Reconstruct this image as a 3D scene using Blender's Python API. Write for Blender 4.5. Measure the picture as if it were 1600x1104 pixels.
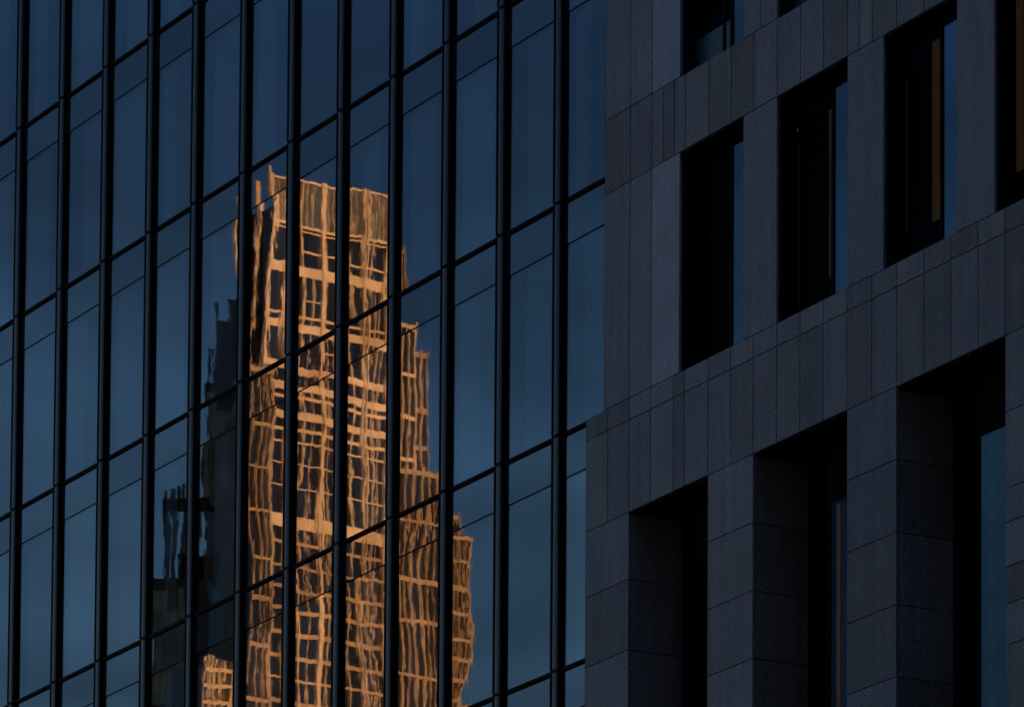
import bpy, bmesh, math, random
from mathutils import Vector, Matrix
random.seed(7)
S = bpy.context.scene
for o in list(bpy.data.objects): bpy.data.objects.remove(o)

# ------------------------------------------------------------------ camera
F, PX, PY = 8765.11, 847.75, 2323.58            # focal length and principal point, pixels of a 1600 px wide picture
YAW, PITCH, ROLL = 1.07519, 0.091008, 0.006203
CAM = Vector((78.0372, -43.6676, 1.6))
fwd = Vector((-math.sin(YAW)*math.cos(PITCH), math.cos(YAW)*math.cos(PITCH), math.sin(PITCH)))
rt = Vector((math.cos(YAW), math.sin(YAW), 0)); up = rt.cross(fwd)
rt2 = rt*math.cos(ROLL) + up*math.sin(ROLL); up2 = -rt*math.sin(ROLL) + up*math.cos(ROLL)
cd = bpy.data.cameras.new('camera'); cam = bpy.data.objects.new('camera', cd)
S.collection.objects.link(cam); S.camera = cam
m = Matrix((rt2, up2, -fwd)).transposed().to_4x4(); m.translation = CAM
cam.matrix_world = m
cd.sensor_fit = 'HORIZONTAL'; cd.sensor_width = 36; cd.lens = F/1600*36
cd.shift_x = (800-PX)/1600; cd.shift_y = (PY-552)/1600
cd.clip_start = 0.5; cd.clip_end = 12000

CLX = 1.3
# ------------------------------------------------------------------ dusk sky and a low sun
SUN_DIR = Vector((1.0, 0.035, 0)).normalized()
SUN_EL = math.radians(6.0)
sun_az = math.atan2(SUN_DIR.x, SUN_DIR.y)       # clockwise from +Y
W = bpy.data.worlds.new('World'); S.world = W; W.use_nodes = True
wn, wl = W.node_tree.nodes, W.node_tree.links
for n in list(wn): wn.remove(n)
out = wn.new('ShaderNodeOutputWorld'); bg = wn.new('ShaderNodeBackground'); sky = wn.new('ShaderNodeTexSky')
sky.sky_type = 'NISHITA'; sky.sun_disc = False; sky.sun_elevation = SUN_EL; sky.sun_rotation = sun_az
sky.air_density = 1.0; sky.dust_density = 1.0; sky.ozone_density = 3.6
bg.inputs['Strength'].default_value = 0.07
wl.new(bg.outputs[0], out.inputs[0])
SKYTINT = wn.new('ShaderNodeMixRGB'); SKYTINT.blend_type = 'MULTIPLY'; SKYTINT.inputs[0].default_value = 1
# paler towards the horizon, deeper blue higher up, with thin drifting cloud
tc = wn.new('ShaderNodeTexCoord'); sx = wn.new('ShaderNodeSeparateXYZ'); wl.new(tc.outputs['Generated'], sx.inputs[0])
cr = wn.new('ShaderNodeValToRGB'); wl.new(sx.outputs[2], cr.inputs[0])
e = cr.color_ramp.elements
e[0].position = .10; e[0].color = (1.0, .90, .80, 1); e[1].position = .60; e[1].color = (.50, .52, .58, 1)
k = cr.color_ramp.elements.new(.235); k.color = (.95, .88, .85, 1)
k = cr.color_ramp.elements.new(.34); k.color = (.52, .53, .60, 1)
mp = wn.new('ShaderNodeMapping'); mp.inputs['Scale'].default_value = (3, 3, 11); mp.inputs['Location'].default_value = (CLX, 0, 0); wl.new(tc.outputs['Generated'], mp.inputs['Vector'])
cn = wn.new('ShaderNodeTexNoise'); cn.inputs['Scale'].default_value = 2.1; cn.inputs['Detail'].default_value = 5; cn.inputs['Distortion'].default_value = .6
wl.new(mp.outputs[0], cn.inputs['Vector'])
mr = wn.new('ShaderNodeMapRange'); wl.new(cn.outputs[0], mr.inputs[0]); mr.inputs[1].default_value = .38; mr.inputs[2].default_value = .66
mr.inputs[3].default_value = 1.10; mr.inputs[4].default_value = .62
cm = wn.new('ShaderNodeMixRGB'); cm.blend_type = 'MULTIPLY'; cm.inputs[0].default_value = 1
wl.new(cr.outputs[0], cm.inputs[1]); wl.new(mr.outputs[0], cm.inputs[2]); wl.new(cm.outputs[0], SKYTINT.inputs[2])
wl.new(sky.outputs[0], SKYTINT.inputs[1]); wl.new(SKYTINT.outputs[0], bg.inputs['Color'])
sl = bpy.data.lights.new('sun', 'SUN'); so = bpy.data.objects.new('sun', sl); S.collection.objects.link(so)
sl.energy = 5.0; sl.angle = math.radians(0.5); sl.color = (1.0, 0.50, 0.21)
sd = Vector((SUN_DIR.x*math.cos(SUN_EL), SUN_DIR.y*math.cos(SUN_EL), math.sin(SUN_EL)))
so.rotation_euler = sd.to_track_quat('Z', 'Y').to_euler()
so.location = (0, 0, 400)
S.view_settings.view_transform = 'Standard'; S.view_settings.look = 'None'
S.view_settings.gamma = 1; S.view_settings.use_curve_mapping = False
S.view_settings.exposure = 1.55
S.cycles.max_bounces = 10; S.cycles.transparent_max_bounces = 12; S.cycles.glossy_bounces = 6
S.cycles.use_denoising = True
S.cycles.sample_clamp_indirect = 4

# ------------------------------------------------------------------ helpers
def link(o): S.collection.objects.link(o); return o
def thing(name, label, cat, loc=(0, 0, 0), rz=0, group=None, kind=None):
    o = bpy.data.objects.new(name, None); link(o); o.location = loc; o.rotation_euler = (0, 0, rz)
    o['label'] = label; o['category'] = cat
    if group: o['group'] = group
    if kind: o['kind'] = kind
    return o
def mesh_from(bm, name, mat):
    me = bpy.data.meshes.new(name); bm.to_mesh(me); bm.free(); me.materials.append(mat); return me
def bbox(bm, x0, x1, y0, y1, z0, z1):
    v = [bm.verts.new(p) for p in ((x0,y0,z0),(x1,y0,z0),(x1,y1,z0),(x0,y1,z0),(x0,y0,z1),(x1,y0,z1),(x1,y1,z1),(x0,y1,z1))]
    for f in ((0,3,2,1),(4,5,6,7),(0,1,5,4),(1,2,6,5),(2,3,7,6),(3,0,4,7)): bm.faces.new([v[i] for i in f])
_cache = {}
def box(name, x0, x1, y0, y1, z0, z1, mat, parent=None, label=None, cut=0.0):
    """a box; alike boxes share one mesh. cut > 0 gives slightly broken (chamfered) edges"""
    d = (round(x1-x0, 3), round(y1-y0, 3), round(z1-z0, 3)); k = (d, mat.name, cut)
    if k not in _cache:
        bm = bmesh.new(); bbox(bm, -d[0]/2, d[0]/2, -d[1]/2, d[1]/2, -d[2]/2, d[2]/2)
        if cut: bmesh.ops.bevel(bm, geom=bm.edges[:], offset=cut, segments=1, affect='EDGES')
        _cache[k] = mesh_from(bm, name, mat)
    o = bpy.data.objects.new(name, _cache[k]); link(o)
    o.location = ((x0+x1)/2, (y0+y1)/2, (z0+z1)/2); o.parent = parent
    if label: o['label'] = label
    return o

class Mat:
    def __init__(s, name):
        s.m = bpy.data.materials.new(name); s.m.use_nodes = True; s.n = s.m.node_tree.nodes; s.l = s.m.node_tree.links
        for n in list(s.n): s.n.remove(n)
        s.out = s.add('ShaderNodeOutputMaterial')
    def add(s, t, **k):
        n = s.n.new(t)
        for a, b in k.items():
            if a in n.inputs.keys() if hasattr(n.inputs, 'keys') else False: n.inputs[a].default_value = b
            else: setattr(n, a, b)
        return n
    def noise(s, vec, scale, detail=2, rough=.5):
        n = s.add('ShaderNodeTexNoise'); n.inputs['Scale'].default_value = scale
        n.inputs['Detail'].default_value = detail; n.inputs['Roughness'].default_value = rough
        s.l.new(vec, n.inputs['Vector']); return n
    def scaled(s, vec, sc):
        n = s.add('ShaderNodeMapping'); n.inputs['Scale'].default_value = sc; s.l.new(vec, n.inputs['Vector']); return n.outputs[0]
    def rng(s, v, a, b, c, d):
        n = s.add('ShaderNodeMapRange'); s.l.new(v, n.inputs[0])
        for i, x in enumerate((a, b, c, d)): n.inputs[i+1].default_value = x
        return n.outputs[0]
    def mul(s, a, b, op='MULTIPLY'):
        n = s.add('ShaderNodeMath', operation=op)
        for i, x in enumerate((a, b)):
            if isinstance(x, (int, float)): n.inputs[i].default_value = x
            else: s.l.new(x, n.inputs[i])
        return n.outputs[0]
    def pos(s): return s.add('ShaderNodeNewGeometry').outputs['Position']
    def rand(s): return s.add('ShaderNodeObjectInfo').outputs['Random']

def simple(name, col, rough=.6, metal=0.0, spec=.5, var=.15, scale=3.0):
    M = Mat(name); p = M.add('ShaderNodeBsdfPrincipled')
    n = M.noise(M.pos(), scale, 4, .6)
    hs = M.add('ShaderNodeHueSaturation'); hs.inputs['Color'].default_value = (*col, 1)
    M.l.new(M.rng(n.outputs[0], .3, .7, 1-var, 1+var), hs.inputs['Value'])
    M.l.new(hs.outputs[0], p.inputs['Base Color'])
    p.inputs['Roughness'].default_value = rough; p.inputs['Metallic'].default_value = metal
    p.inputs['Specular IOR Level'].default_value = spec
    M.l.new(M.rng(n.outputs[0], .3, .7, rough*.85, min(1, rough*1.15)), p.inputs['Roughness'])
    M.l.new(p.outputs[0], M.out.inputs[0]); return M.m

def granite(name, col, panelvar=.44):
    """flamed granite: speckled grain, faint clouds and drip streaks, each slab of its own tone"""
    M = Mat(name); p = M.add('ShaderNodeBsdfPrincipled'); pos = M.pos()
    spk = M.noise(pos, 38, 3, .75); fine = M.noise(pos, 110, 2, .6)
    cloud = M.noise(pos, 1.1, 4, .6); drip = M.noise(M.scaled(pos, (3.2, 3.2, .22)), 1.6, 4, .6)
    v = M.rng(spk.outputs[0], .38, .62, .50, 1.55)
    v = M.mul(v, M.rng(fine.outputs[0], .35, .65, .75, 1.25))
    v = M.mul(v, M.rng(cloud.outputs[0], .3, .7, .9, 1.1))
    v = M.mul(v, M.rng(drip.outputs[0], .3, .7, .84, 1.09))
    v = M.mul(v, M.rng(M.rand(), 0, 1, 1-panelvar/2, 1+panelvar/2))
    hs = M.add('ShaderNodeHueSaturation'); hs.inputs['Color'].default_value = (*col, 1)
    M.l.new(v, hs.inputs['Value'])
    hu = M.mul(M.rand(), 7.31); hu = M.mul(hu, 1.0, 'MODULO')
    M.l.new(M.rng(hu, 0, 1, .35, 1.35), hs.inputs['Saturation'])
    M.l.new(M.rng(hu, 0, 1, .56, .485), hs.inputs['Hue'])
    M.l.new(hs.outputs[0], p.inputs['Base Color'])
    p.inputs['Roughness'].default_value = .72; p.inputs['Specular IOR Level'].default_value = .25
    b = M.add('ShaderNodeBump'); b.inputs['Strength'].default_value = .35; b.inputs['Distance'].default_value = .003
    M.l.new(spk.outputs[0], b.inputs['Height']); M.l.new(b.outputs[0], p.inputs['Normal'])
    M.l.new(p.outputs[0], M.out.inputs[0]); return M.m

def glass(name, refl, tint, through, wave=1.0, rough=0.0075, var=.13):
    """coated pane: mirror coat over a tinted see-through body, with roller waves in the surface"""
    M = Mat(name); pos = M.pos()
    gl = M.add('ShaderNodeBsdfGlossy'); gl.inputs['Roughness'].default_value = rough
    hs = M.add('ShaderNodeHueSaturation'); hs.inputs['Color'].default_value = (*tint, 1)
    M.l.new(M.rng(M.rand(), 0, 1, 1-var, 1+var), hs.inputs['Value']); M.l.new(hs.outputs[0], gl.inputs['Color'])
    off = M.add('ShaderNodeVectorMath', operation='ADD'); M.l.new(pos, off.inputs[0])
    cx = M.add('ShaderNodeCombineXYZ'); r = M.mul(M.rand(), 91.7)
    M.l.new(r, cx.inputs[0]); M.l.new(r, cx.inputs[2]); M.l.new(cx.outputs[0], off.inputs[1])
    # heat-tempering waves: quick changes across the pane, slow ones down it
    n1 = M.noise(M.scaled(off.outputs[0], (1.5, 1.5, .42)), 3.3, 3, .6)
    n4 = M.noise(M.scaled(off.outputs[0], (1, 1, .22)), 13, 2, .6)
    n2 = M.noise(M.scaled(off.outputs[0], (.5, .5, .5)), 1.0, 1, .5)
    n3 = M.noise(M.scaled(off.outputs[0], (1.2, 1.2, 1.6)), 3.2, 2, .5)
    def cen(n, a):
        s_ = M.add('ShaderNodeVectorMath', operation='SUBTRACT'); M.l.new(n.outputs['Color'], s_.inputs[0]); s_.inputs[1].default_value = (.5, .5, .5)
        q = M.add('ShaderNodeVectorMath', operation='MULTIPLY'); M.l.new(s_.outputs[0], q.inputs[0]); q.inputs[1].default_value = a; return q.outputs[0]
    def addv(a, b):
        q = M.add('ShaderNodeVectorMath', operation='ADD'); M.l.new(a, q.inputs[0]); M.l.new(b, q.inputs[1]); return q.outputs[0]
    w = wave*1e-3
    d = addv(addv(addv(cen(n4, (.9*w, 0, .1*w)), cen(n1, (.95*w, 0, .25*w))), cen(n2, (2.8*w, 0, 1.6*w))), cen(n3, (.4*w, 0, .9*w)))
    ws = M.add('ShaderNodeVectorMath', operation='SCALE'); M.l.new(d, ws.inputs[0])
    r2 = M.mul(M.mul(M.rand(), 13.7), 1.0, 'MODULO'); M.l.new(M.rng(r2, 0, 1, .55, 1.35), ws.inputs['Scale']); d = ws.outputs[0]
    nv = addv(M.add('ShaderNodeNewGeometry').outputs['Normal'], d)
    nn = M.add('ShaderNodeVectorMath', operation='NORMALIZE'); M.l.new(nv, nn.inputs[0])
    M.l.new(nn.outputs[0], gl.inputs['Normal'])
    if through:
        tr = M.add('ShaderNodeBsdfTransparent'); tr.inputs['Color'].default_value = (*through, 1)
    else:
        tr = M.add('ShaderNodeBsdfDiffuse'); tr.inputs['Color'].default_value = (.03, .042, .06, 1)
    mx = M.add('ShaderNodeMixShader'); mx.inputs[0].default_value = refl
    M.l.new(tr.outputs[0], mx.inputs[1]); M.l.new(gl.outputs[0], mx.inputs[2]); M.l.new(mx.outputs[0], M.out.inputs[0])
    return M.m

def emit(name, col, strength, lo=.7):
    M = Mat(name); e = M.add('ShaderNodeEmission'); e.inputs['Color'].default_value = (*col, 1)
    n = M.noise(M.scaled(M.pos(), (6, 6, .8)), 1.3, 3, .6)
    M.l.new(M.rng(n.outputs[0], .3, .7, strength*lo, strength*1.2), e.inputs['Strength'])
    M.l.new(e.outputs[0], M.out.inputs[0]); return M.m

M_GR = granite('granite_panel', (.405, .40, .432))
M_GRL = granite('granite_pier_pale', (.55, .65, .77), .06)
M_GRP = granite('granite_pier', (.385, .41, .46), .12)
M_BACK = simple('wall_core', (.02, .02, .022), .9, var=.1)
M_METAL = simple('dark_anodised_metal', (.009, .016, .026), .34, metal=.0, spec=.42, var=.1, scale=6)
M_BLACK = simple('black_gasket', (.0025, .0025, .003), .6, spec=.05)
M_GLASS = glass('coated_facade_glass', .215, (.86, .83, .82), (.66, .72, .77), 1.0)
M_SPAN = glass('coated_spandrel_glass', .245, (.86, .83, .82), None, 1.0)
M_WGLASS = glass('window_glass', .19, (.7, .8, .9), (.45, .5, .55), .35)
M_WG3 = glass('tinted_window_glass', .02, (.7, .8, .9), (.6, .62, .64), .35)
M_WG2 = glass('shop_window_glass', .075, (.7, .85, .9), (.6, .65, .68), .35)
M_DGLASS = glass('dark_window_glass', .004, (.6, .7, .8), (.35, .38, .42), .35)
M_TEAL = simple('teal_back_painted_panel', (.03, .085, .11), .3, spec=.4)
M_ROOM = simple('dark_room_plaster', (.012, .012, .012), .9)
M_CURT = simple('pale_curtain', (.78, .80, .82), .9, var=.1, scale=2)
M_BLIND = simple('grey_blind', (.60, .61, .63), .9, var=.1)
M_WARM = emit('glowing_curtain', (1.0, .55, .24), .036)  # emission stands in for lamplight on the cloth
M_WARM2 = emit('dim_glow_edge', (1.0, .42, .12), .010)
M_WARM3 = emit('warm_glow_curtain_edge', (1.0, .45, .15), .020)  # curtain edge emits its own warm glow, no lamp behind it
M_SPOT = emit('ceiling_lamp_glow', (1.0, .7, .3), .22)
M_LIME2 = simple('darker_limestone', (.25, .20, .15), .9, spec=.1, var=.3, scale=.25)  # darker tone for some of the wings
M_LIME3 = simple('brown_limestone', (.28, .22, .155), .9, spec=.1, var=.35, scale=.2)  # browner, darker tone for the lower bands and some wings
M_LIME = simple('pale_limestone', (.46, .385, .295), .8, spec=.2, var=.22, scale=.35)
M_TWIN = simple('tower_window_glass', (.007, .010, .013), .05, spec=.8, var=.5, scale=.12)
M_TPAN = simple('tower_pale_louvre_glass', (.045, .055, .058), .35, spec=.6, var=.2, scale=.3)
M_DARK = simple('shade_black_cladding', (.002, .0035, .006), .25, spec=.03, var=.5, scale=.1)  # on the mirrored towers this near-black stands in for shade
M_DGL = simple('shade_black_glass', (.0022, .0045, .008), .25, spec=.04, var=.5, scale=.2)  # shade put into the colour, the sun still reaches these faces
M_DGL2 = simple('pale_tower_glass', (.010, .020, .034), .05, spec=.5, var=.5, scale=.3)
M_ASPH = simple('asphalt', (.05, .05, .052), .9, var=.3, scale=1.2)
M_PAVE = simple('pavement_slabs', (.2, .2, .2), .85, var=.2, scale=2)
M_MARK = simple('road_paint', (.7, .7, .68), .7, var=.15)

# ------------------------------------------------------------------ ground, road, pavement
def sheet(name, x0, x1, y0, y1, z, mat, thick=0.0):
    bm = bmesh.new()
    if thick: bbox(bm, x0, x1, y0, y1, z-thick, z)
    else: bm.faces.new([bm.verts.new(p) for p in ((x0,y0,z),(x1,y0,z),(x1,y1,z),(x0,y1,z))])
    o = bpy.data.objects.new(name, mesh_from(bm, name, mat)); link(o); o['kind'] = 'structure'; return o
sheet('ground', -4000, 4000, -4000, 4000, 0, M_PAVE)
sheet('road', -900, 900, -32, -12, .004, M_ASPH)
sheet('pavement', -900, 900, -12, 6, .13, M_PAVE, .125)
sheet('far_pavement', -900, 900, -50, -32, .13, M_PAVE, .125)
for i in range(40):
    o = sheet('lane_marking', -200+i*10, -197+i*10, -22.1, -21.9, .008, M_MARK)

# ------------------------------------------------------------------ stone building
st = thing('stone_office_building', 'dark granite clad office building with deep square window openings right of the glass facade', 'building')
GAP_V, GAP_H = .020, .014
Z1, Z2, Z3, Z3P, Z5 = 32.469, 31.218, 27.595, 27.227, 25.696
JX = [-1.459, -.72, 0, .713, 1.447, 1.808, 2.561, 3.264, 3.971, 4.685, 5.389, 6.079, 6.776, 7.496, 8.190, 8.967, 9.709, 10.445, 11.166]
P = .72
JXR = JX + [11.166+P*k for k in range(1, 6)]
def panel(x0, x1, z0, z1, mat=None, y0=0.0, label=None, name='stone_panel'):
    dy = random.uniform(-.0012, .0012)
    return box(name, x0+GAP_V/2, x1-GAP_V/2, y0+dy, y0+.05+dy, z0+GAP_H/2, z1-GAP_H/2, mat or M_GR, st, label, cut=.003)
# the big masses out of frame: side wings, so that the light behaves as beside a real block
def core(x0, x1, y0, y1, z0, z1): return box('wall_core', x0, x1, y0, y1, z0, z1, M_BACK, st)
# strip L3..L3P, band L3P..L5
for a, b in zip(JXR[:-1], JXR[1:]):
    panel(a, b, Z3P, Z3); panel(a, b, Z5, Z3P)
core(-1.45, JXR[-1], .056, .9, Z5+.01, Z3-.01)
# band between the window rows: joints with two extra narrow slabs
JB = [-.86, 0, .713, 1.08, 1.447, 1.808, 2.561, 3.264, 3.971, 4.685, 5.389, 6.079, 6.776, 7.14, 7.496, 8.190, 8.967, 9.709, 10.445, 11.166] + JXR[19:]
for a, b in zip(JB[:-1], JB[1:]): panel(a, b, Z2, Z1)
core(-.85, JXR[-1], .056, .9, Z2+.01, Z1-.01)
# upper storeys: piers and windows, two rows in view
piers = [(-.86, 0, M_GR), (0, .713, M_GR), (.713, 1.63, M_GRL), (3.64, 4.685, M_GRP), (6.776, 7.83, M_GRP), (9.87, 10.90, M_GRP), (12.95, 14.0, M_GRP)]
opens = [(1.63, 3.64), (4.685, 6.776), (7.83, 9.87), (10.90, 12.95)]
for zi, (z0, z1) in enumerate(((Z3, Z2), (Z1, Z1+3.62))):
    for x0, x1, mt in piers:
        if zi == 1 and mt is M_GRP: mt = M_GR
        if zi == 1 and mt is M_GR and x0 > 3:
            h = (x0+x1)/2
            panel(x0, h, z0, z1, mt); panel(h, x1, z0, z1, mt)
        else: panel(x0, x1, z0, z1, mt, name='stone_pier_panel', label='paler blue grey granite pier slab' if mt is M_GRL else None)
        core(x0+.06, x1-.06, .056, .6, z0-.01, z1+.01)
    for wi, (x0, x1) in enumerate(opens):
        # dark metal lining of the opening
        fr = box('window', x0+.0, x0+.03, .052, .27, z0, z1, M_METAL, st)
        T = Matrix.Translation(-Vector(fr.location))
        def sub(name, *a, **k):
            o = box(name, *a, **k); o.location = o.location - fr.location; o.parent = fr; return o
        sub('lining', x1-.03, x1, .052, .60, z0, z1, M_METAL)
        sub('lining', x0-.0, x0+.06, .272, .60, z0, z1, M_BLACK)
        sub('lining', x0+.03, x1-.03, .004, .60, z1-.04, z1, M_BLACK)
        sub('sill', x0+.03, x1-.03, .052, .60, z0, z0+.03, M_METAL)
        xm = x0 + (x1-x0)*.61
        sub('frame', xm-.06, xm, .25, .60, z0+.03, z1-.04, M_BLACK)
        sub('pane', xm+.002, x1-.03, .272, .284, z0+.03, z1-.04, M_WGLASS)
        sub('pane', x0+.062, xm-.062, .272, .284, z0+.03, z1-.04, M_DGLASS)
        if zi: sub('spandrel_panel', x0+.062, xm-.07, .256, .268, z0+.03, z0+.62, M_TEAL); sub('frame', x0+.95, x0+1.0, .235, .255, z0+.03, z1-.04, M_BLACK)
        # what stands in the rooms behind: curtains that glow themselves in place of lamplight, blinds, a low cabinet
        if zi == 0 and wi == 1:
            sub('curtain', 5.42, 5.56, .50, .54, z0+.62, z1-.35, M_WARM)
            sub('curtain', 4.70, 4.76, .35, .38, z0+.3, z1-.75, M_WARM2)
            sub('ceiling_lamp', 4.71, 4.745, .33, .345, z1-.52, z1-.48, M_SPOT)
        if zi == 0 and wi == 2:
            sub('curtain', 8.41, 8.57, .50, .54, z0+.66, z1-.2, M_WARM)
            sub('curtain', 7.84, 7.92, .35, .38, z0+.6, z1-.6, M_WARM2)
            sub('blind', 8.36, 8.40, .52, .56, z0+.2, z1-.2, M_ROOM)
        if zi == 0 and wi == 3:
            sub('curtain', 10.98, 11.12, .32, .36, z0+.65, z1-.1, M_WARM)
        sub('blind', xm+.30, x1+.5, .50, .53, z0+.55, z1-.30, M_BLIND)
        sub('pale_soffit_box', xm+.05, x1-.04, .30, .42, z1-.30, z1-.05, M_BLIND)  # pale box put in for the lighter patch of the mirrored soffit
        sub('cabinet', x0+.1, xm-.08, .34 if zi else .52, .70, z0+.03, z0+(.95 if zi else .48), M_TEAL if zi else M_ROOM)
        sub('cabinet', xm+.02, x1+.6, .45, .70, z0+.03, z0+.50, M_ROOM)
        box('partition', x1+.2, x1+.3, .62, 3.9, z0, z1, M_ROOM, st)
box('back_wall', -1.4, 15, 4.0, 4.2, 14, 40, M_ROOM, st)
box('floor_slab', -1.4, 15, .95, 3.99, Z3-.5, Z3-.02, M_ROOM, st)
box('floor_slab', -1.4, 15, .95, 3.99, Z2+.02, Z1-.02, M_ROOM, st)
# lower storey piers of big blocks with deep reveals
D = 1.011
pj = {0: [24.59, 23.421, 22.30, 21.20, 20.1], 1: [24.608, 23.522, 22.447, 21.37, 20.3], 2: [24.591, 23.479, 22.378, 21.286, 20.2], 3: [24.562, 23.425, 22.92, 22.266, 21.72, 21.115, 20.0]}
px = [(-1.459, 0), (2.561, 3.971), (6.776, 8.190), (11.166, 12.60)]
for i, (x0, x1) in enumerate(px):
    zs = [Z5] + pj[i] + [18.0]
    for z1, z0 in zip(zs[:-1], zs[1:]):
        panel(x0, x1+GAP_V/2, z0, z1, M_GR, name='stone_block')
        # return slab on the side that faces the light well of the opening
        box('stone_reveal_block', x1-.05, x1, .056, D, z0+GAP_H/2, z1-GAP_H/2, M_GR, st, cut=.003)
        box('stone_reveal_block', x0, x0+.05, .056, D, z0+GAP_H/2, z1-GAP_H/2, M_GR, st, cut=.003)
    core(x0+.056, x1-.056, .056, D, 17.5, Z5+.01)
    core(x0-.0, x1+.0, D+.002, 1.6, 17.5, Z5+.01)
lo = [(0, 2.561), (3.971, 6.776), (8.190, 11.166), (12.60, 15.0)]
for i, (x0, x1) in enumerate(lo):
    xm = x0 + (x1-x0)*.40
    fr = box('window', xm-.04, xm, .70, 1.02, 18, Z5-.04, M_BLACK, st)
    def sub(name, *a, **k):
        o = box(name, *a, **k); o.location = o.location - fr.location; o.parent = fr; return o
    sub('frame', xm+.002, x1, .70, 1.02, Z5-.95, Z5-.04, M_BLACK)
    sub('frame', xm+.002, x1, .735, .775, 21.03, 21.08, M_METAL)
    sub('pane', xm+.002, x1, .72, .732, 18, Z5-.952, (M_DGLASS, M_WG3, M_WG2, M_WGLASS)[i])
    sub('pane', x0+.002, xm-.042, D+.02, D+.032, 18, Z5-.04, M_DGLASS)
    sub('lining', x0+.0, x1-.0, .056, D, Z5-.035, Z5, M_BLACK)
    if i == 1:
        sub('curtain', 4.96, 5.19, .85, .88, 18, Z5-.5, M_WARM3); sub('blind', 5.20, 5.5, .85, .88, 18, Z5-.5, M_BLIND)
    if i == 2:
        sub('blind', 9.28, 9.56, .85, .88, 18, Z5-.5, M_BLIND)
        sub('transom', xm, x1, .78, .84, 22.25, 22.40, M_BLACK)
core(-1.40, 15, 1.6, 1.9, Z5-1.0, Z5+.5)
box('flashing', -.892, -.864, .02, .30, Z3+.02, Z2+6, M_BLACK, st); box('flashing', -1.488, -1.462, .02, .30, 18, Z3, M_BLACK, st)
# the rest of the block out of frame: it carries on to the right, upwards and down to the street
for (x0, x1, y0, y1, z0, z1) in ((15.05, 46, 0, 26, 0, 62), (-1.40, 15.05, 4.3, 26, 0, 62), (-1.45, 15.05, 0, 4.2, 0, 17.9), (-.85, 15.05, 0, 4.2, Z1+3.64, 62)):
    box('wall_mass', x0, x1, y0, y1, z0, z1, M_GR, st, cut=.01)

# ------------------------------------------------------------------ glass building
GY = .013041
gb = thing('glass_office_building', 'dark blue glass curtain wall with vertical fins mirroring a sunlit tower', 'building', (0, .5, 0), GY)
FX = [-25.585, -23.455, -21.346, -19.238, -17.203, -15.086, -13.05, -11.024, -8.96, -6.938, -4.924, -2.91]
FX = [FX[0]-2.08*k for k in (3, 2, 1)] + FX + [-.90]
ROWS = [47.78, 43.80, 39.79, 35.839, 31.809, 27.793, 23.78, 19.77, 15.75]
TH = .7575
def gbox(name, *a, **k): return box(name, *a[:-1], a[-1], gb, **k)
# rounded fin section
def fin_mesh(w, d, L):
    bm = bmesh.new(); prof = [(-w/2, 0), (-w/2, -d*.30), (-w/2+.03, -d*.36)]
    n = 12
    for i in range(n+1):
        a = math.pi*(.10+.90*i/n); prof.append((.015 - (w/2-.015)*math.cos(a), -d*.78 - d*.22*math.sin(a)))
    prof.append((w/2, 0))
    lo_ = [bm.verts.new((x, y, -L/2)) for x, y in prof]; hi = [bm.verts.new((x, y, L/2)) for x, y in prof]
    n = len(prof)
    for i in range(n-1):
        f = bm.faces.new((lo_[i], lo_[i+1], hi[i+1], hi[i])); f.smooth = 3 <= i < n-2
    bm.faces.new((lo_[-1], lo_[0], hi[0], hi[-1]))
    bm.normal_update()
    if sum(f.normal.y*f.calc_area() for f in bm.faces if abs(f.normal.z) < .5 and f.calc_center_median().y < -d*.5) > 0:
        bmesh.ops.reverse_faces(bm, faces=bm.faces[:])
    return mesh_from(bm, 'fin', M_METAL)
FW, FD = .24, .092
finm = {}
for x in FX:
    xc = x - .182 - FW/2
    for z1, z0 in zip(ROWS[:-1], ROWS[1:]):
        L = round(z1-z0-.06, 3)
        if L not in finm: finm[L] = fin_mesh(FW, FD, L)
        o = bpy.data.objects.new('fin', finm[L]); link(o); o.parent = gb; o.location = (xc, 0, (z0+z1)/2)
        o.rotation_euler = (0, 0, random.uniform(-.0015, .0015))
        box('fin_sleeve', xc-FW/2-.004, xc+FW/2+.004, -FD*.86, -.001, z0-.029, z0+.029, M_BLACK, gb)
        box('fin_sleeve', xc-FW/2-.003, xc+FW/2+.003, -FD*.93, -.001, z1-TH-.012, z1-TH+.012, M_METAL, gb)
        box('seal_strip', xc-FW/2-.001, xc-FW/2+.045, -FD*1.04, -FD*.40, z0+.03, z1-.03, M_BLACK, gb)
        box('gasket', xc-FW/2-.05, xc+FW/2+.010, -.012, -.0005, z0+.03, z1-.03, M_BLACK, gb)
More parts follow.
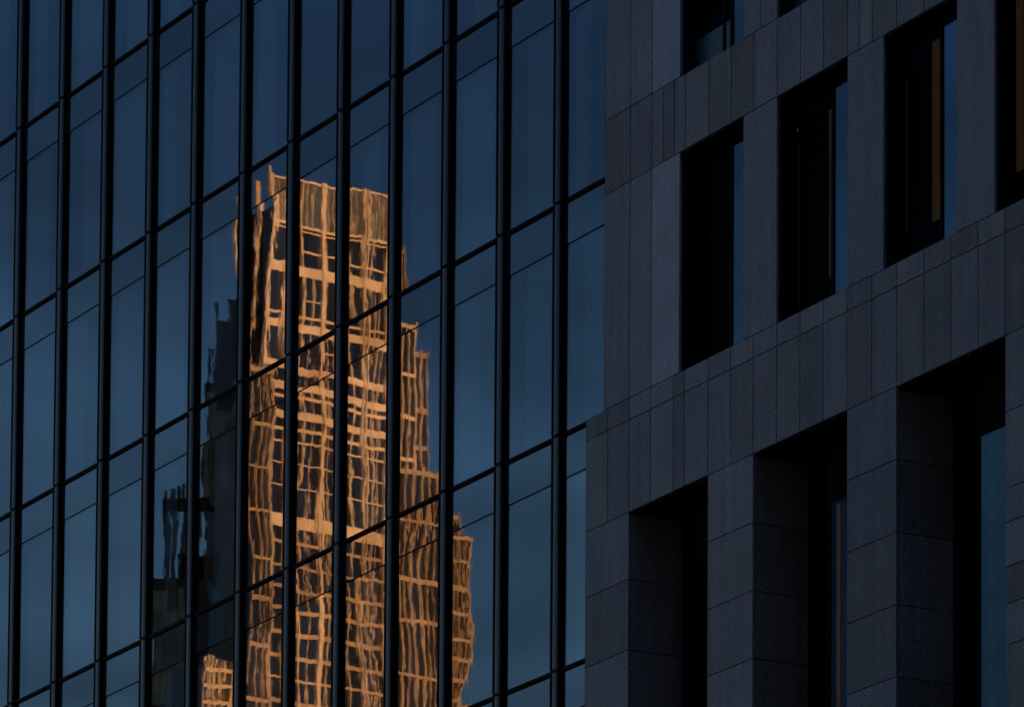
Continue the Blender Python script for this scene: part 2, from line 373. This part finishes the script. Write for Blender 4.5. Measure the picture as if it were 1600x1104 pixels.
for a, b in zip(FX[:-1], FX[1:]):
    xa, xb = a-.182+.012, b-.182-FW-.052
    for z1, z0 in zip(ROWS[:-1], ROWS[1:]):
        # thick transom, two-step: an upper bar and a thinner lip
        box('transom', xa, xb, -.045, .03, z1-.018, z1+.030, M_BLACK, gb)
        box('transom_lip', xa, xb, -.028, .03, z1-.038, z1-.0185, M_BLACK, gb)
        box('glazing_joint', xa, xb, -.006, .01, z1-TH-.011, z1-TH+.011, M_BLACK, gb)
        tilt = lambda s=1: (random.gauss(0, .0003)*s, 0, random.gauss(0, .00015)*s)
        p = box('spandrel_pane', xa-.03, xb+.03, .0, .012, z1-TH+.0115, z1-.0385, M_SPAN, gb); p.rotation_euler = tilt()
        q = box('vision_pane', xa-.03, xb+.03, .0, .012, z0+.031, z1-TH-.0115, M_GLASS, gb); q.rotation_euler = tilt()
        # curtains hanging in some of the rooms
        r = random.random(); w = xb-xa
        if r < .85:
            c0 = xa + w*random.uniform(-.02, .35); c1 = c0 + w*random.uniform(.25, .75)
            bm = bmesh.new(); n = 28; x0_, x1_ = c0, min(c1, xb+.1)
            pr = [(x0_+(x1_-x0_)*i/n, .02*math.sin(i*2.1)+.008*random.uniform(-1, 1)) for i in range(n+1)]
            zb, zt = z0+.05, z1-TH-.03
            vs = [(bm.verts.new((x, y, zb)), bm.verts.new((x, y, zt))) for x, y in pr]
            for i in range(n): bm.faces.new((vs[i][0], vs[i+1][0], vs[i+1][1], vs[i][1]))
            o = bpy.data.objects.new('curtain', mesh_from(bm, 'curtain', M_CURT)); link(o); o.parent = gb; o.location = (0, .10, 0)
for z in ROWS:
    box('floor_slab', FX[0], FX[-1], .10, 3.0, z-TH+.02, z-.02, M_ROOM, gb)
box('back_wall', FX[0]-2, FX[-1]+.5, 3.0, 3.2, 15, 48, M_ROOM, gb)
for (x0, x1, z0, z1) in ((-60, -1.5, 0, ROWS[-1]-.05), (-60, -1.0, ROWS[0]+.05, 70), (-60, FX[0]-.3, ROWS[-1]-.05, ROWS[0]+.05)):
    box('wall_mass', x0, x1, .0, 24, z0, z1, M_SPAN, gb)

# ------------------------------------------------------------------ the city that the glass mirrors
HOR = PY + F*math.tan(PITCH)
def mirror(v, point=True):
    """mirror image in the plane of the glass"""
    n = Vector((-math.sin(GY), math.cos(GY), 0))
    if point: return v - 2*((v-Vector((0, .5, 0))).dot(n))*n
    return v - 2*v.dot(n)*n
def ray(x, y):
    return (fwd + rt2*((x-PX)/F) - up2*((y-PY)/F))
def spot(x, y, dist):
    """where something stands whose mirror image is seen at picture position x, y at that horizontal distance"""
    r = ray(x, y); r = r/math.hypot(r.x, r.y); return CAM + r*dist
def hz(x, y, dist): return spot(x, y, dist).z

def tower_frame(name, label, x, dist, right_deg):
    base = spot(x, 600, dist); base.z = 0
    a_head = YAW - math.radians(right_deg)
    A = Vector((-math.sin(a_head), math.cos(a_head), 0)); B = Vector((-math.sin(a_head+math.pi/2), math.cos(a_head+math.pi/2), 0))  # B runs back along the left face
    o = mirror(base); Ar = mirror(A, False); Br = mirror(B, False)
    t = thing(name, label, 'tower', o, math.atan2(Ar.y, Ar.x))
    sgn = 1 if (Ar.x*Br.y - Ar.y*Br.x) > 0 else -1
    def u_at(px_, py_=600):
        """distance along the front face at which picture column px_ is met"""
        r = ray(px_, py_); r.z = 0
        # solve base + A*u on the ray from CAM
        dx, dy = base.x-CAM.x, base.y-CAM.y
        det = A.x*(-r.y) + r.x*A.y
        return ((-dx)*(-r.y) + r.x*(-dy)) / det
    def v_at(px_, py_=600):
        r = ray(px_, py_); dx, dy = base.x-CAM.x, base.y-CAM.y
        det = B.x*(-r.y) + r.x*B.y
        return ((-dx)*(-r.y) + r.x*(-dy)) / det
    def bx(nm, u0, u1, v0, v1, z0, z1, mat, parent=None):
        w0, w1 = sorted((v0*sgn, v1*sgn)); return box(nm, u0, u1, w0, w1, z0, z1, mat, parent or t)
    return t, u_at, v_at, bx

DT = 820
t, ua, va, tb = tower_frame('limestone_skyscraper', 'slender limestone skyscraper in orange evening sun seen only as a reflection in the glass', 419, DT, 54)
h = lambda py: hz(419, py, DT)
zroof = h(272)
U = {k: ua(k) for k in (378, 418, 444, 469, 497, 525, 549, 570, 606, 636, 676, 688, 712, 735, 752)}
W_ = U[606]
pier_px = [(418, 424, 1), (444, 448, 1), (469, 471.5, 0), (498, 504, 1), (525, 526.5, 0), (549.5, 551.5, 0), (567, 569, 1), (572.5, 575, 1), (584, 585.5, 0), (603, 607, 1)]
VD = va(369)
tb('shaft', .05, W_, .35, VD, 0, h(322), M_TWIN)
tb('crown_screen', .3, W_, .30, .6, h(341), zroof, M_TPAN)
for a_, b_, big in pier_px:
    u0, u1 = ua(a_), ua(b_)
    tb('pier', u0, u1, -.35 if big else -.05, .34, 0, zroof + (.4 if big else 0), M_LIME)
bands = [(269, 272.5), (341, 345), (349, 351), (404, 420), (481, 485), (494, 507), (560, 571)]
y = 590
while y < 665: bands.append((y, y+random.choice((5, 8, 12)))); y += random.choice((20, 26, 30))
bands += [(682, 685), (716, 718), (752, 754), (798, 818)]
y = 838
while y < 1130: bands.append((y, y+random.uniform(4, 8))); y += random.uniform(31, 38)
for a_, b_ in bands:
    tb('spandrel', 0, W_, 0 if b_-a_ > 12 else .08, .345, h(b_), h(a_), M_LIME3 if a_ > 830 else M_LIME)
for a_, b_, u0, u1 in ((379, 382, 469, 498), (379, 382, 505, 549), (386, 389, 552, 606), (455, 457, 473, 497), (530, 533, 505, 549), (612, 615, 425, 443)):
    tb('spandrel', ua(u0), ua(u1), .1, .345, h(b_), h(a_), M_LIME)
for p_ in (431, 437, 455, 463, 479, 487, 511, 518, 533, 541, 558, 579, 592, 598):
    tb('mullion', ua(p_), ua(p_+.9), .2, .29, h(341), h(274), M_LIME)
# thin glazing bars between the piers
for p_ in (458, 485, 513, 537, 592):
    tb('mullion', ua(p_), ua(p_+1.3), .12, .345, 0, h(random.choice((351, 420, 507))), M_LIME)
# left flank: shade put into a near-black glass colour, narrow limestone edges
for p_ in (396, 371):
    v = va(p_); tb('pier', -.25, .3, v-.35, v+.2, 0, h(272 if p_ > 380 else 284), M_LIME)
tb('flank', .0, .04, .36, VD, 0, h(322), M_DGL)
tb('antenna', .1, .45, .1, .45, zroof, h(256), M_LIME)
# setbacks to the right, and the broader foot to the left
def wing(p0, p1, top, v0, step=5.2, kind=0, mt=None):
    mt = mt or M_LIME
    u0, u1 = ua(p0), ua(p1); zt = h(top)
    tb('wing', u0+.05, u1-.05, v0+.35, VD-1, 0, zt-.3, M_TWIN)
    n = max(2, round((p1-p0)/11)); 
    for i in range(n+1):
        c = u0 + (u1-u0)*i/n + (0 if i in (0, n) else random.uniform(-.25, .25)); wd = random.choice((.15, .2, .4))
        tb('pier', min(c, u1-wd), min(c, u1-wd)+wd, v0-.1, v0+.34, 0, zt+random.uniform(0, .8), mt)
    z = zt
    while z > h(1150):
        tb('spandrel', u0, u1, v0+.08, v0+.345, z-random.uniform(.35, .9), z, mt); z -= random.uniform(3.0, 4.6)*(1.9 if kind else 1)
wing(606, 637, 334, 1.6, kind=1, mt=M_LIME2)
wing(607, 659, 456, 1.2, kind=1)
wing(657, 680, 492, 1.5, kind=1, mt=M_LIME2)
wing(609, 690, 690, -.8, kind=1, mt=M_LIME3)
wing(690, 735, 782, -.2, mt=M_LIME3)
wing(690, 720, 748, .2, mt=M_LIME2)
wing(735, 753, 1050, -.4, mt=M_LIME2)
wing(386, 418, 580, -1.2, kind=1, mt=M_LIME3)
tb('wing', ua(379), ua(752), -1.5, 1, 0, h(1180), M_LIME)

# towers further left, their near-black colours stand in for shade
t2, u2, v2, b2 = tower_frame('dark_glass_tower', 'glass tower coloured near-black to look unlit with stepped top mirrored left of the sunlit tower', 322, 560, 100)
H2 = lambda py: hz(340, py, 560)
D2 = 6
b2('shaft', u2(322), u2(364), 0, D2, 0, H2(600), M_DGL)
b2('shaft', u2(334), u2(364), 1, D2, 0, H2(500), M_DARK)
b2('crown', u2(346), u2(364), 2, D2, 0, H2(462), M_DARK)
for i in range(7): b2('mast', u2(324+i*6), u2(324+i*6)+.25, .5+i*.3, .8+i*.3, H2(640), H2(random.choice((520, 545, 480))-i*9), M_DARK)
for i in range(9):
    p_ = 326 + i*5.5; b2('glazing_strip', u2(p_), u2(p_)+.7, -.06, 0, H2(900+i*40), H2(random.uniform(590, 700)), M_DGL2)
t3, u3, v3, b3 = tower_frame('dark_framed_tower', 'tower coloured near-black to look unlit with an open framed crown mirrored near the lower left', 240, 520, 100)
H3 = lambda py: hz(260, py, 520)
b3('shaft', u3(236), u3(330), 0, 6, 0, H3(905), M_DGL)
b3('crown', u3(253), u3(330), 1, 3, H3(788), H3(776), M_DARK)
for p_ in (253, 266, 286, 300, 318): b3('column', u3(p_), u3(p_+3.2), 1, 3, H3(910), H3(776)+random.uniform(-.2, .5), M_DARK)
for k in range(5): b3('mast', u3(256+k*9), u3(256+k*9)+.3, 1.2, 1.5, H3(776), H3(762-k*3), M_DARK)
b3('crown', u3(270), u3(330), 4, 6, H3(910), H3(850), M_DARK)
for i in range(6): b3('glazing_strip', u3(240+i*9), u3(240+i*9)+.8, -.08, 0, H3(1100), H3(random.uniform(915, 960)), M_DGL2)
t4, u4, v4, b4 = tower_frame('low_limestone_tower', 'small sunlit limestone tower top mirrored at the foot of the dark tower', 326, 500, 54)
H4 = lambda py: hz(340, py, 500)
b4('shaft', u4(326), u4(368), .3, 6, 0, H4(1034), M_TWIN)
for i, p_ in enumerate((326, 333, 338, 345, 353, 362)): b4('pier', u4(p_), u4(p_+random.uniform(1.5, 3)), 0, .29, 0, H4(1030-random.uniform(0, 16)), M_LIME)
for z in range(4): b4('spandrel', u4(326), u4(368), .05, .295, H4(1044+z*26), H4(1038+z*26), M_LIME)

# unseen blocks added behind and beside the camera to darken the window reveals
def sky_blocker(label, x0, x1, y0, y1, z1):
    t_ = thing('sky_blocker', label, 'building', (x0, y0, 0)); w, d_ = x1-x0, y1-y0
    box('wall', 0, w, 0, d_, 0, z1, M_DARK, t_)
    z = 4.0
    while z < z1-3:
        box('spandrel', -.25, w+.25, -.25, d_+.25, z, z+1.1, M_BLOCK, t_); z += 3.9
M_BLOCK = simple('blocker_stone', (.05, .05, .055), .9, var=.3)  # dark stone of the added sky blockers
sky_blocker('unseen dark slab added across the street to block sky light', 12, 150, -110, -60, 120)
sky_blocker('unseen dark tower added to close off the low bright horizon', 165, 230, -58, 10, 110)
sky_blocker('unseen dark block added along the street to hide the sunset glow', 52, 150, 1, 40, 75)
